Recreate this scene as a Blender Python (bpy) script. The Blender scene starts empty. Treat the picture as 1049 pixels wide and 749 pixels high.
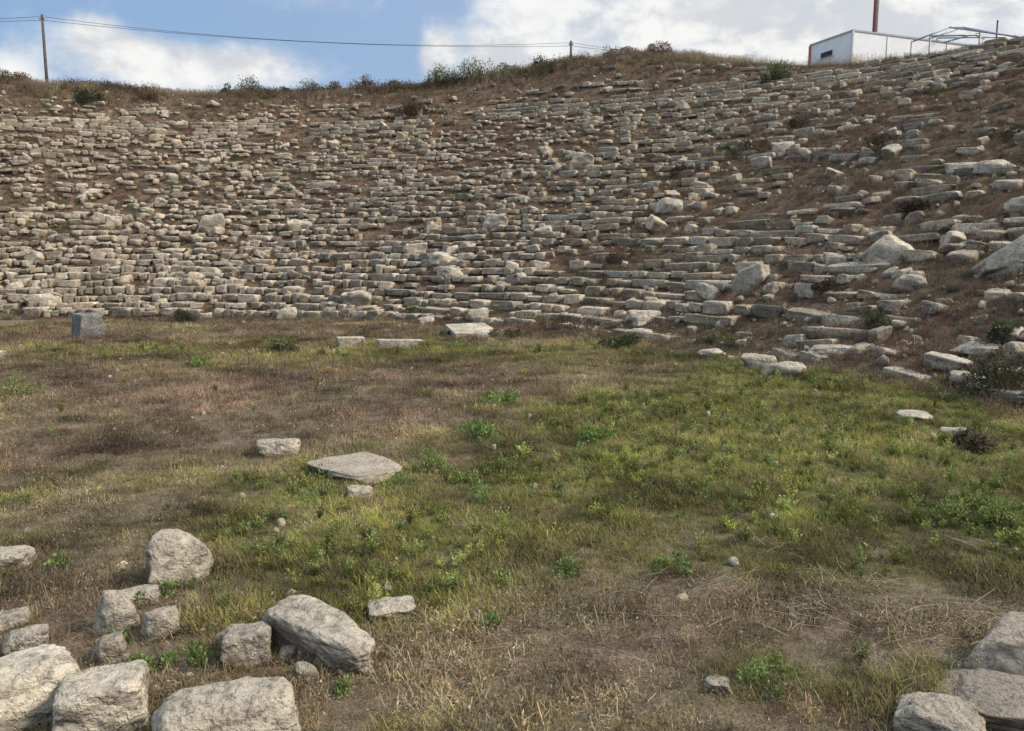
import bpy, math
import numpy as np
from mathutils import Vector
rng = np.random.default_rng(7)
PI = math.pi
scene = bpy.context.scene
COL = scene.collection

# ------------------------------------------------------------------ noise
def _h(i, j, k, s):
    n = (i*374761393 + j*668265263 + k*2147483647 + s*1274126177) & 0xffffffff
    n = ((n ^ (n >> 13))*1274126177) & 0xffffffff
    n = n ^ (n >> 16)
    return (n & 0xffff)/65535.0
def vn(p, seed=0):
    p = np.asarray(p, float); f = np.floor(p); i = f.astype(np.int64); u = p-f; u = u*u*(3-2*u)
    x, y, z = i[..., 0], i[..., 1], i[..., 2]; a, b, c = u[..., 0], u[..., 1], u[..., 2]
    def L(p0, p1, t): return p0+(p1-p0)*t
    r0 = L(L(_h(x,y,z,seed), _h(x+1,y,z,seed), a), L(_h(x,y+1,z,seed), _h(x+1,y+1,z,seed), a), b)
    r1 = L(L(_h(x,y,z+1,seed), _h(x+1,y,z+1,seed), a), L(_h(x,y+1,z+1,seed), _h(x+1,y+1,z+1,seed), a), b)
    return L(r0, r1, c)*2-1
def fbm(p, o=4, seed=0, g=.5):
    p = np.asarray(p, float); s = 0; a = 1; t = 0
    for k in range(o):
        s = s+a*vn(p*(2.03**k)+17.3*k, seed+k); t += a; a *= g
    return s/t
def n2(x, y, sc, seed=0, o=3):
    x = np.asarray(x, float); y = np.asarray(y, float)
    return fbm(np.stack([x*sc, y*sc, np.zeros_like(x)+.37], -1), o, seed)
def sm(a, b, x):
    t = np.clip((np.asarray(x, float)-a)/(b-a), 0, 1); return t*t*(3-2*t)

# ------------------------------------------------------------------ the theatre bowl
CX, CY, R0 = -12.0, 6.0, 18.8      # centre and radius of the flat floor
TR, RI, NR = .4345, .2188, 46          # seat tread, riser, number of rows
RT = R0+TR*NR
CREST_TH = [-40, 20, 37, 42, 47, 51, 55, 60, 64, 68, 72, 80, 88, 95, 104, 112, 125, 150]
CREST_Z  = [9.4, 9.4, 9.3, 9.4, 9.6, 10.0, 10.75, 11.75, 12.2, 11.95, 11.6, 11.1, 10.75, 10.7, 10.8, 11.0, 11.0, 10.6]
def polar(x, y):
    dx = np.asarray(x, float)-CX; dy = np.asarray(y, float)-CY
    return np.hypot(dx, dy), np.degrees(np.arctan2(dy, dx))
def warp(r, th):
    """how far (in metres) rows have slid in or out"""
    a = np.radians(th)
    return .30*n2(np.cos(a)*6, np.sin(a)*6+r*.06, 1.0, 11)+.12*n2(np.cos(a)*25, np.sin(a)*25, 1.0, 12)
def floor_z(x, y):
    return .10*n2(x, y, .22, 21)+.035*n2(x, y, 1.1, 22)+.012*n2(x, y, 5, 23)-.02
def ruin(x, y):
    """0 = well kept steps, 1 = slumped into a slope"""
    r, th = polar(x, y)
    v = .5+.75*n2(x, y, .16, 31, 3)
    v = v+.35*sm(60, 30, th)*sm(3, 8, (r-R0))
    return np.clip(v, 0, 1)
def H(x, y):
    x = np.asarray(x, float); y = np.asarray(y, float)
    r, th = polar(x, y)
    w = warp(r, th)
    s = (r+w-R0)/TR
    k = np.floor(s); f = s-k
    st = k+sm(0, .32, f)*.86+.14*f
    rn = ruin(x, y)
    amp = .78-.55*rn
    prof = (1-amp)*s+amp*(st)
    sc = np.clip(prof, 0, None)
    sc = np.where(s < 0, .25*np.exp(np.clip(s, -20, 0)/1.2)*.3, sc+.075)
    sc = np.minimum(sc, NR)
    z = sc*RI
    z = z-.09*sm(.0, 2, s)*(1)                        # soil sits a little below the block tops
    z = z+sm(0, 3, s)*(.10*n2(x, y, .5, 41)+.05*n2(x, y, 2.2, 42)*(.4+rn))
    cz = np.interp(th, CREST_TH, CREST_Z)
    d = r-RT
    back = cz-10.064
    z = z+back*sm(-3.2, 2.6, d)
    z = z+sm(0, 2, d)*(.22*n2(x, y, .35, 43)+.06*n2(x, y, 1.6, 44))
    z = z-sm(3.5, 9, d)*.9*(back*.6+.5)
    z = z-sm(25, 400, d)*4
    side = sm(-48, -22, th)*sm(178, 150, th)
    z = z*side + (1-side)*0
    return z+floor_z(x, y)*(1-.6*sm(0, 3, s))

# ------------------------------------------------------------------ camera
CAMZ = 1.8; F = 824.0; PITCH = math.radians(7.6)
def ray(px, py):
    a = (px-524.5)/F; b = (374.5-py)/F
    c, s = math.cos(PITCH), math.sin(PITCH)
    return np.array([a, c+b*s, -s+b*c])
CAMP = np.array([0, 0, CAMZ+float(floor_z(0., 0.))*0])
def at(px, py, lo=1.0, hi=120):
    """where the line of sight through a photo pixel meets the ground"""
    d = ray(px, py); t = np.arange(lo, hi, .02)
    P = CAMP+d*t[:, None]; h = H(P[:, 0], P[:, 1])
    i = np.argmax(P[:, 2] <= h)
    return P[i] if (P[i, 2] <= h[i]) else P[-1]
def proj(p):
    p = np.asarray(p, float)-CAMP
    c, s = math.cos(PITCH), math.sin(PITCH)
    dep = p[..., 1]*c-p[..., 2]*s; up = p[..., 1]*s+p[..., 2]*c
    return 524.5+F*p[..., 0]/dep, 374.5-F*up/dep, dep
cam = bpy.data.cameras.new('camera'); co = bpy.data.objects.new('camera', cam); COL.objects.link(co)
co.location = CAMP; co.rotation_euler = (PI/2-PITCH, 0, 0)
cam.lens = F/1049*36; cam.sensor_width = 36; cam.clip_end = 9000; cam.clip_start = .05
scene.camera = co

# ------------------------------------------------------------------ mesh helpers
def mesh(name, V, Fc, mat=None, smooth=True, attrs=None):
    V = np.asarray(V, np.float32); Fc = np.asarray(Fc, np.int32)
    me = bpy.data.meshes.new(name)
    n, k = Fc.shape
    me.vertices.add(len(V)); me.vertices.foreach_set('co', V.ravel())
    me.loops.add(n*k); me.loops.foreach_set('vertex_index', Fc.ravel())
    me.polygons.add(n); me.polygons.foreach_set('loop_start', np.arange(0, n*k, k, dtype=np.int32))
    me.polygons.foreach_set('use_smooth', np.full(n, smooth))
    if attrs:
        for an, a in attrs.items():
            a = np.asarray(a, np.float32)
            if a.ndim == 1:
                at_ = me.attributes.new(an, 'FLOAT', 'POINT'); at_.data.foreach_set('value', a)
            else:
                at_ = me.attributes.new(an, 'FLOAT_VECTOR', 'POINT'); at_.data.foreach_set('vector', a.ravel())
    me.update(calc_edges=True)
    if mat: me.materials.append(mat)
    return me
def link(name, data, parent=None, loc=None):
    o = bpy.data.objects.new(name, data); COL.objects.link(o)
    if parent: o.parent = parent
    if loc is not None: o.location = loc
    return o
LABELS = set()
def tag(o, label=None, cat=None, group=None, kind=None):
    if label: o['label'] = label
    if cat: o['category'] = cat
    if group: o['group'] = group
    if kind: o['kind'] = kind
    return o
class MB:
    def __init__(s): s.v = []; s.f = []
    def box(s, c, sz, ax=None):
        n = len(s.v); ax = np.eye(3) if ax is None else np.array(ax)
        for q in ((-1,-1,-1),(1,-1,-1),(1,1,-1),(-1,1,-1),(-1,-1,1),(1,-1,1),(1,1,1),(-1,1,1)):
            s.v.append(np.array(c)+sum(ax[i]*q[i]*sz[i]/2 for i in range(3)))
        s.f += [[n+a for a in q] for q in ((3,2,1,0),(4,5,6,7),(0,1,5,4),(1,2,6,5),(2,3,7,6),(3,0,4,7))]
    def tube(s, pts, rad, sides=8):
        pts = [np.array(p, float) for p in pts]; rad = [rad]*len(pts) if np.isscalar(rad) else rad
        base = len(s.v)
        for i, p in enumerate(pts):
            t = pts[min(i+1, len(pts)-1)]-pts[max(i-1, 0)]; t = t/np.linalg.norm(t)
            a = np.cross(t, [0, 0, 1] if abs(t[2]) < .9 else [1, 0, 0]); a /= np.linalg.norm(a); b = np.cross(t, a)
            for k in range(sides):
                w = 2*PI*k/sides; s.v.append(p+rad[i]*(a*math.cos(w)+b*math.sin(w)))
        for i in range(len(pts)-1):
            for k in range(sides):
                k2 = (k+1) % sides
                s.f.append([base+i*sides+k, base+i*sides+k2, base+(i+1)*sides+k2, base+(i+1)*sides+k])
        for e in (0, len(pts)-1):
            s.v.append(pts[e]); c = len(s.v)-1
            for k in range(0, sides, 2):
                q = [base+e*sides+(k+j) % sides for j in range(3)]
                s.f.append([c]+q if e else [c]+q[::-1])
    def build(s, name, mat, parent=None, loc=None, smooth=False):
        return link(name, mesh(name, s.v, s.f, mat, smooth), parent, loc)

# ------------------------------------------------------------------ materials
def mat(name):
    m = bpy.data.materials.new(name); m.use_nodes = True; nt = m.node_tree; nt.nodes.clear()
    out = nt.nodes.new('ShaderNodeOutputMaterial'); b = nt.nodes.new('ShaderNodeBsdfPrincipled')
    b.inputs['Specular IOR Level'].default_value = .15; b.inputs['Roughness'].default_value = .9
    nt.links.new(b.outputs[0], out.inputs[0])
    return m, nt, b, out
def N(nt, t, **k):
    n = nt.nodes.new(t)
    for a, v in k.items():
        if a.startswith('i_'): n.inputs[a[2:].replace('_', ' ')].default_value = v
        else: setattr(n, a, v)
    return n
def noise(nt, co_, scale, detail=5, rough=.6, dist=0):
    n = N(nt, 'ShaderNodeTexNoise'); n.inputs['Scale'].default_value = scale
    n.inputs['Detail'].default_value = detail; n.inputs['Roughness'].default_value = rough; n.inputs['Distortion'].default_value = dist
    if co_ is not None: nt.links.new(co_, n.inputs['Vector'])
    return n.outputs['Fac']
def rampf(nt, v, a, b, c=0., d=1.):
    m = N(nt, 'ShaderNodeMapRange'); m.clamp = True
    m.interpolation_type = 'SMOOTHSTEP'
    nt.links.new(v, m.inputs[0])
    for i, x in enumerate((a, b, c, d)): m.inputs[i+1].default_value = x
    return m.outputs[0]
def mix(nt, f, a, b, mode='MIX'):
    m = N(nt, 'ShaderNodeMix', data_type='RGBA', blend_type=mode)
    for s, v in ((m.inputs[0], f), (m.inputs[6], a), (m.inputs[7], b)):
        if isinstance(v, (tuple, list)): s.default_value = (*v[:3], 1)
        elif isinstance(v, (int, float)): s.default_value = v
        else: nt.links.new(v, s)
    return m.outputs[2]
def mth(nt, op, a, b=None, c=None):
    m = N(nt, 'ShaderNodeMath', operation=op)
    for i, v in enumerate((a, b, c)):
        if v is None: continue
        if isinstance(v, (int, float)): m.inputs[i].default_value = v
        else: nt.links.new(v, m.inputs[i])
    return m.outputs[0]
def bump(nt, hgt, dist, strength, prev=None):
    b = N(nt, 'ShaderNodeBump'); b.inputs['Distance'].default_value = dist; b.inputs['Strength'].default_value = strength
    nt.links.new(hgt, b.inputs['Height'])
    if prev is not None: nt.links.new(prev, b.inputs['Normal'])
    return b.outputs[0]

def stone_mat(name, light, mid, dark, scale=1.0, tone=True, detail=1.0):
    m, nt, b, out = mat(name)
    tc = N(nt, 'ShaderNodeTexCoord').outputs['Object']
    n1 = noise(nt, tc, 2.2*scale, 6, .62, .4); n2_ = noise(nt, tc, 11*scale, 6, .7); n3 = noise(nt, tc, 45*scale, 4, .7)
    c = mix(nt, rampf(nt, n1, .35, .65), mid, light)
    c = mix(nt, mth(nt, 'MULTIPLY', rampf(nt, n2_, .47, .66), .85), c, dark)
    c = mix(nt, mth(nt, 'MULTIPLY', rampf(nt, n3, .55, .72), .3), c, tuple(x*.45 for x in dark))
    ls = noise(nt, tc, 1.1*scale, 7, .72, .8)
    c = mix(nt, mth(nt, 'MULTIPLY', rampf(nt, ls, .48, .60), .7), c, tuple(x*1.25 for x in dark))
    c = mix(nt, mth(nt, 'MULTIPLY', rampf(nt, noise(nt, tc, 1.9*scale, 8, .75, .5), .56, .62), .4), c, tuple(min(1, x*1.2) for x in light))
    vo = N(nt, 'ShaderNodeTexVoronoi'); vo.inputs['Scale'].default_value = 26*scale; nt.links.new(tc, vo.inputs['Vector'])
    pit = rampf(nt, vo.outputs['Distance'], .0, .32)
    pm = rampf(nt, noise(nt, tc, 7*scale, 3), .48, .6)
    c = mix(nt, mth(nt, 'MULTIPLY', mth(nt, 'MULTIPLY', mth(nt, 'SUBTRACT', 1, pit), pm), .45*detail), c, tuple(x*.4 for x in dark))
    # cracks
    cr = N(nt, 'ShaderNodeTexVoronoi', feature='DISTANCE_TO_EDGE'); cr.inputs['Scale'].default_value = 2.6*scale
    dc = N(nt, 'ShaderNodeVectorMath', operation='ADD'); nn = N(nt, 'ShaderNodeTexNoise'); nn.inputs['Scale'].default_value = 5*scale; nn.inputs['Detail'].default_value = 5
    nt.links.new(tc, nn.inputs['Vector']); nt.links.new(nn.outputs['Color'], dc.inputs[0]); nt.links.new(tc, dc.inputs[1]); nt.links.new(dc.outputs[0], cr.inputs['Vector'])
    crk = rampf(nt, cr.outputs['Distance'], 0, .018)
    crk2 = mth(nt, 'MAXIMUM', crk, rampf(nt, noise(nt, tc, 1.7*scale, 2), .42, .52))
    c = mix(nt, mth(nt, 'MULTIPLY', mth(nt, 'SUBTRACT', 1, crk2), .55), c, tuple(x*.3 for x in dark))
    if tone:
        a = N(nt, 'ShaderNodeAttribute', attribute_name='tone')
        c = mix(nt, 1.0, c, a.outputs['Vector'], 'MULTIPLY')
    # soil splash near the foot and grime on undersides
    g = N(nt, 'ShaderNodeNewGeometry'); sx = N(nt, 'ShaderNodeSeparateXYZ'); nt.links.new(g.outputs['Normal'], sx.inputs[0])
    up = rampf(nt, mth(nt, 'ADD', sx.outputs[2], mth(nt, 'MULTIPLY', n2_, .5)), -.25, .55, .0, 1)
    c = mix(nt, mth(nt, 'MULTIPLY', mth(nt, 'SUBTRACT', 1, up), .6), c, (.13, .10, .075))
    nt.links.new(c, b.inputs['Base Color'])
    h1 = mth(nt, 'ADD', mth(nt, 'MULTIPLY', n2_, 1.0), mth(nt, 'MULTIPLY', n3, .35))
    h2 = mth(nt, 'ADD', h1, mth(nt, 'MULTIPLY', mth(nt, 'MULTIPLY', pit, pm), .35))
    h3 = mth(nt, 'ADD', h2, mth(nt, 'MULTIPLY', crk2, .5))
    nt.links.new(bump(nt, h3, .06/scale, .95), b.inputs['Normal'])
    return m
M = {}
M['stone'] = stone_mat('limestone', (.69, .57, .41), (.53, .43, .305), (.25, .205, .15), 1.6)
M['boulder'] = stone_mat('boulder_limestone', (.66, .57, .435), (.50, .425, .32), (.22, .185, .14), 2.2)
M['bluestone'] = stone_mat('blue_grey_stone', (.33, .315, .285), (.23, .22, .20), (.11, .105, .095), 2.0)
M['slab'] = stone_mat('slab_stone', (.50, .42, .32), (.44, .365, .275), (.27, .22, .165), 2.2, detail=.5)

# ground: dry soil with litter, reddish, paler dust patches
m, nt, b, out = mat('dry_soil'); M['soil'] = m
g = N(nt, 'ShaderNodeNewGeometry'); P = g.outputs['Position']
a1 = noise(nt, P, .35, 5, .6); a2 = noise(nt, P, 2.6, 6, .7); a3 = noise(nt, P, 14, 5, .75); a4 = noise(nt, P, 60, 3, .7)
c = mix(nt, rampf(nt, a1, .38, .62), (.20, .14, .095), (.26, .195, .13))
c = mix(nt, mth(nt, 'MULTIPLY', rampf(nt, a2, .45, .68), .7), c, (.27, .195, .12))
c = mix(nt, mth(nt, 'MULTIPLY', rampf(nt, a3, .47, .66), .65), c, (.085, .058, .040))
c = mix(nt, mth(nt, 'MULTIPLY', rampf(nt, a4, .54, .7), .5), c, (.40, .33, .24))
sa = N(nt, 'ShaderNodeAttribute', attribute_name='slope')
c = mix(nt, sa.outputs['Fac'], c, (.80, .71, .66), 'MULTIPLY')
ga = N(nt, 'ShaderNodeAttribute', attribute_name='green')
c = mix(nt, mth(nt, 'MULTIPLY', ga.outputs['Fac'], rampf(nt, a3, .35, .6, .3, .85)), c, (.15, .15, .06))
nt.links.new(c, b.inputs['Base Color'])
nb = bump(nt, a2, .10, .6); nb = bump(nt, a3, .04, .9, nb); nb = bump(nt, a4, .012, .9, nb)
nt.links.new(nb, b.inputs['Normal'])

def leaf_mat(name, spread=.35, trans=.25, inst=True):
    m, nt, b, out = mat(name)
    if inst:
        a = N(nt, 'ShaderNodeAttribute', attribute_name='tint', attribute_type='INSTANCER').outputs['Vector']
    else:
        a = N(nt, 'ShaderNodeAttribute', attribute_name='tint').outputs['Vector']
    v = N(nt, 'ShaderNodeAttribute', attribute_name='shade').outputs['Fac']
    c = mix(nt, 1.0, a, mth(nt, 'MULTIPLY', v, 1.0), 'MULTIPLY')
    # tint scaled by a per-vertex value, paler towards the blade tips
    nt.links.new(c, b.inputs['Base Color'])
    b.inputs['Roughness'].default_value = .75
    tr = N(nt, 'ShaderNodeBsdfTranslucent'); nt.links.new(c, tr.inputs[0])
    ms = N(nt, 'ShaderNodeMixShader'); ms.inputs[0].default_value = trans
    nt.links.new(b.outputs[0], ms.inputs[1]); nt.links.new(tr.outputs[0], ms.inputs[2]); nt.links.new(ms.outputs[0], out.inputs[0])
    return m
M['blade'] = leaf_mat('grass_blades'); M['leaf'] = leaf_mat('shrub_leaves', inst=False)

def simple(name, col, rough=.6, metal=0., var=.15, sc=8.):
    m, nt, b, out = mat(name)
    tc = N(nt, 'ShaderNodeTexCoord').outputs['Object']
    n = noise(nt, tc, sc, 5, .65)
    nt.links.new(mix(nt, rampf(nt, n, .3, .7), tuple(x*(1-var) for x in col), tuple(min(1, x*(1+var)) for x in col)), b.inputs['Base Color'])
    b.inputs['Roughness'].default_value = rough; b.inputs['Metallic'].default_value = metal
    return m
M['white_panel'] = simple('white_cabin_panel', (.90, .88, .84), .55, 0, .05, 2.5)
M['trim'] = simple('cabin_trim', (.66, .66, .66), .5, 0, .05)
M['redtrim'] = simple('faded_red_trim', (.50, .20, .17), .6)
M['dark'] = simple('dark_opening', (.05, .055, .06), .4)
M['roofm'] = simple('cabin_roof_sheet', (.42, .43, .43), .6)
M['galv'] = simple('galvanised_steel', (.34, .35, .35), .5, .5)
M['wood'] = simple('weathered_pole_wood', (.12, .105, .09), .9, 0, .3, 4)
M['mast'] = simple('red_oxide_mast', (.28, .12, .09), .6, 0, .15)
M['cable'] = simple('black_cable', (.10, .10, .11), .7)
M['bark'] = simple('twig_bark', (.10, .075, .05), .9)

# ------------------------------------------------------------------ ground sheet
def blob(x, y, px, py, rx, ry):
    """soft patch centred on the ground point seen at a photo pixel, radii in metres"""
    c_ = at(px, py); return np.exp(-((x-c_[0])/rx)**2-((y-c_[1])/ry)**2)
GB = [(720, 650, .8, .35, .3), (300, 575, 1.0, .5, .4), (440, 630, .8, .4, .4), (90, 560, .9, .5, .25), (180, 640, .5, .4, .35), (960, 690, .5, .4, .35), (800, 470, 3.0, 1.5, .95), (720, 420, 2.5, 2.0, .75), (900, 505, 1.8, .9, .8), (930, 400, 2.2, 1.8, .95), (640, 500, 1.3, .8, .55), (240, 515, 1.4, .8, .7),
      (420, 560, 1.3, .7, .6), (360, 630, .7, .4, .4), (790, 690, .45, .25, .6), (1000, 590, .8, .5, .6), (200, 358, 6, 1.8, .35), (520, 362, 4, 1.6, .5), (600, 410, 2, 1.4, .3),
      (690, 575, .7, .35, .4), (560, 545, 1., .5, .35)]
DB = [(330, 400, 4.5, 1.6, .9), (60, 430, 3, 1.6, .7), (880, 640, .8, .4, .5), (600, 655, .9, .4, .4), (540, 470, 1.5, .7, .35), (60, 610, .6, .6, .9), (120, 520, .9, .5, .7), (560, 660, .8, .25, .5), (30, 690, .4, .3, .5)]
_gb = [(at(a, b_), c_, d_, e_) for a, b_, c_, d_, e_ in GB]; _db = [(at(a, b_), c_, d_, e_) for a, b_, c_, d_, e_ in DB]
def green(x, y):
    v = .27+.62*n2(x, y, .55, 51, 4)+.25*n2(x, y, 1.9, 53, 2)
    for q, rx, ry, e in _gb: v = v+e*np.exp(-((x-q[0])/rx)**2-((y-q[1])/ry)**2)
    for q, rx, ry, e in _db: v = v-e*np.exp(-((x-q[0])/rx)**2-((y-q[1])/ry)**2)
    r, th = polar(x, y)
    v = v*sm(1.0, -.8, r-R0)+sm(-.8, 1, r-R0)*(.06+.45*sm(.25, .6, n2(x, y, .5, 52))*sm(10, 0, r-R0))
    return np.clip(v, 0, 1)
rad = np.concatenate([np.arange(.5, 8, .5), np.arange(8, R0, .09), np.arange(R0, RT+3, .085), np.arange(RT+3, RT+12, .4), RT+12+np.cumsum(1.0*1.22**np.arange(38))])
the = np.concatenate([np.arange(-50, 140, .28), np.arange(140, 310, 2.0)])
Rr, Tt = np.meshgrid(rad, np.radians(the), indexing='ij')
X = CX+Rr*np.cos(Tt); Y = CY+Rr*np.sin(Tt); Z = H(X, Y)
nR, nT = X.shape
V = np.stack([X, Y, Z], -1).reshape(-1, 3)
i, j = np.meshgrid(np.arange(nR-1), np.arange(nT), indexing='ij'); j2 = (j+1) % nT
Fq = np.stack([i*nT+j, (i+1)*nT+j, (i+1)*nT+j2, i*nT+j2], -1).reshape(-1, 4)
cc = len(V); V = np.vstack([V, [[CX, CY, float(H(CX, CY))]]])
jj = np.arange(nT); cap = np.stack([np.full(nT, cc), jj, (jj+1) % nT, (jj+1) % nT], -1)
me = mesh('ground', V, Fq, M['soil'], True, {'green': np.append(green(X, Y).ravel(), .1), 'slope': np.append(sm(R0-.6, R0+.3, Rr).ravel(), 0.)})
o = tag(link('ground', me), 'dry reddish earth of the theatre floor and its stepped hillside', 'ground', kind='structure')
tri = MB(); tri.v = [V[cc]]+[V[k] for k in range(nT)]; tri.f = []
me2 = mesh('ground_centre', [V[cc]]+list(V[:nT]), np.stack([np.zeros(nT, int), jj+1, (jj+1) % nT+1], -1), M['soil'], True, {'green': np.full(nT+1, .1)})
tag(link('ground_centre', me2), 'small disc of dry earth at the middle of the theatre floor', 'ground', kind='structure')

# ------------------------------------------------------------------ stones
_cs = {}
def cubesphere(n):
    if n in _cs: return _cs[n]
    g_ = np.linspace(-1, 1, n+1); vs = []; fs = []; idx = {}
    def vid(p):
        k = tuple(np.round(p, 5))
        if k not in idx: idx[k] = len(vs); vs.append(p)
        return idx[k]
    for ax in range(3):
        for sg in (-1, 1):
            for a in range(n):
                for b_ in range(n):
                    q = []
                    for da, db in ((0,0),(1,0),(1,1),(0,1)):
                        p = [0, 0, 0]; p[ax] = sg; p[(ax+1) % 3] = g_[a+da]; p[(ax+2) % 3] = g_[b_+db]; q.append(vid(p))
                    fs.append(q if sg > 0 else q[::-1])
    vs = np.array(vs, float)
    _cs[n] = (vs, np.array(fs)); return _cs[n]
def rock(dims, n=6, seed=0, chop=4, sharp=14, rough=.05, jitter=.12, fine=0, boxy=1.0, tp=0., bevel=(.66, .86), cuts=None):
    """a weathered block: rounded intersection of jittered planes plus noise; dims = full size"""
    rg = np.random.default_rng(seed)
    c_, f_ = cubesphere(n)
    c_ = np.sign(c_)*np.abs(c_)**.72 if n > 3 else c_
    u = c_/np.linalg.norm(c_, axis=1, keepdims=True)
    pl = []; ds = []
    for ax in range(3):
        for sg in (-1, 1):
            v = np.zeros(3); v[ax] = sg; v = v+rg.normal(0, jitter, 3)
            if ax < 2: v[2] += tp
            v /= np.linalg.norm(v); pl.append(v); ds.append(1*rg.uniform(.9, 1.05))
    for _ in range(chop):
        v = rg.normal(0, 1, 3); v /= np.linalg.norm(v); ex = np.abs(v).sum()
        pl.append(v); ds.append(ex*rg.uniform(*bevel)*boxy)
    for c3, dd in (cuts or []):
        v = np.array(c3, float); v /= np.linalg.norm(v); pl.append(v); ds.append(dd)
    pl = np.array(pl); ds = np.array(ds)
    q = np.clip(u@pl.T/ds, 0, None)
    r = (q**sharp).sum(1)**(-1/sharp)
    p = u*r[:, None]
    o_ = rg.uniform(-50, 50, 3)
    p = p*(1+rough*2.2*fbm(p*1.6+o_, 4, 3)[:, None])
    d = np.array(dims)/2
    p = p*d
    if fine:
        s_ = max(dims)
        k = 1-np.abs(fbm(p/s_*np.array([3.2, 3.2, 6.5])+o_, 5, 9, .58))*2
        nrm = p/np.linalg.norm(p, axis=1, keepdims=True)
        p = p+nrm*((k-.6)*fine*s_)[:, None]+nrm*((fbm(p/s_*16+o_, 3, 19)*.45-.9*sm(.25, .55, fbm(p/s_*9-o_, 2, 29)))*fine*s_)[:, None]
    return p, f_
def rot(rx, ry, rz):
    a, b_, c_ = [np.array(x) for x in (rx, ry, rz)]
    Rx = np.array([[1,0,0],[0,math.cos(a),-math.sin(a)],[0,math.sin(a),math.cos(a)]])
    Ry = np.array([[math.cos(b_),0,math.sin(b_)],[0,1,0],[-math.sin(b_),0,math.cos(b_)]])
    Rz = np.array([[math.cos(c_),-math.sin(c_),0],[math.sin(c_),math.cos(c_),0],[0,0,1]])
    return Rz@Ry@Rx
occ = []      # (x, y, radius): where grass does not grow
def tone(rg, lo=.75, hi=1.15):
    t = rg.uniform(lo, hi); w = rg.normal(0, .025)
    return np.array([t*(1+w), t, t*(1-w*1.2)])
# seats: each row is a run of blocks
BARE = [(at(a_, b_), c_, d_) for a_, b_, c_, d_ in ((900, 142, 2.8, .5), (1010, 130, 2.0, .25), (765, 168, 2.0, .65), (860, 190, 2.0, .5), (410, 120, 1.6, .9), (640, 150, 2.2, .35), (1000, 205, 1.6, .5), (560, 190, 2.0, .35), (700, 240, 1.6, .45), (610, 262, 1.6, .5), (380, 190, 2.0, .35), (100, 190, 1.8, .3), (860, 310, 1.3, .4))]
S = []        # pos, dims, rotation(3), seed, tone, row
for k in range(NR):
    r = R0+k*TR; kk = k*37/46
    th = 0.0
    while th < 132:
        a = math.radians(th)
        x0, y0 = CX+r*math.cos(a), CY+r*math.sin(a)
        w = float(warp(r, th)); rn = float(ruin(x0, y0))
        rgn_right = float(sm(62, 35, th))
        big = 1+.55*rgn_right*rng.random()+(.2 if kk > 31 else 0)
        L = float(np.clip(rng.lognormal(math.log(.31+.10*rgn_right), .48), .12, 1.1))*big
        wk = 28 if th > 72 else 30
        wall = wk <= kk < wk+3
        if wall: L = rng.uniform(.4, .8)*(1+.5*rgn_right)
        hgt = float(np.clip(rng.normal(.185, .038), .10, .30))*(1+.10*rgn_right)*(1+.22*float(sm(15, 4, kk)*sm(58, 72, th)))
        dep = rng.uniform(.26, .42)
        # coverage
        cover = 1.0-.42*rn-.10*sm(8, 16, kk)-.10*sm(20, 27, kk)+.20*sm(80, 95, th)*sm(13, 6, kk)
        cover = cover-.12*rgn_right*sm(1, 6, kk)+.25*sm(25, 28, kk)*rgn_right
        cn = .45*float(n2(x0, y0, .7, 61, 3))+.75*float(n2(math.radians(th)*r*.55, k*1.9, 1.0, 62, 2))
        cover = cover+.62*cn+.04
        for q_, rr_, e_q in BARE: cover -= .6*e_q*math.exp(-((x0-q_[0])**2+(y0-q_[1])**2)/rr_**2)
        if wall: cover = .98-.6*(cn < -.3)
        if kk >= wk+3: cover = (.45 if th > 72 else .7)+.7*cn
        if kk >= 35 and (th > 60 or th < 50): cover = 0.03
        if 52 < th < 64 and kk >= 35: cover = .35+.6*cn
        if 86.5 < th < 88.0 and kk > 22: cover = .15           # a stairway cut through the upper rows
        if 72.5 < th < 76.5 and 28 < kk < 35: cover = .2
        a2 = math.radians(th)+L/2/r
        rr = r-w+dep/2-.02
        if rng.random() < cover:
            dis = .25+.75*sm(.3, .8, rn)
            if wall: dis = .12; hgt = .21
            jx = rng.normal(0, .05)*dis; jz = rng.normal(0, .02)*dis
            xx, yy = CX+(rr+jx)*math.cos(a2), CY+(rr+jx)*math.sin(a2)
            base = k*RI+.0+.05*rng.random()*dis
            hz = float(H(xx, yy))
            zt = max(base*.35+.65*(hz-.5*hgt+.03), hz-.62*hgt)+hgt/2+.02-rgn_right*(.03+.05*rng.random())-.015
            S.append([np.array([xx, yy, zt+jz]), (dep, L*.97, hgt), (rng.normal(0, .07*dis), rng.normal(0, .10*dis), a2+rng.normal(0, .16*dis)), int(rng.integers(1, 1e6)), tone(rng, .62, 1.22), k, dis, th])
        th += math.degrees((L+rng.uniform(.005, .055)+(rng.random() < .09)*rng.uniform(.1, .4))/r)
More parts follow.
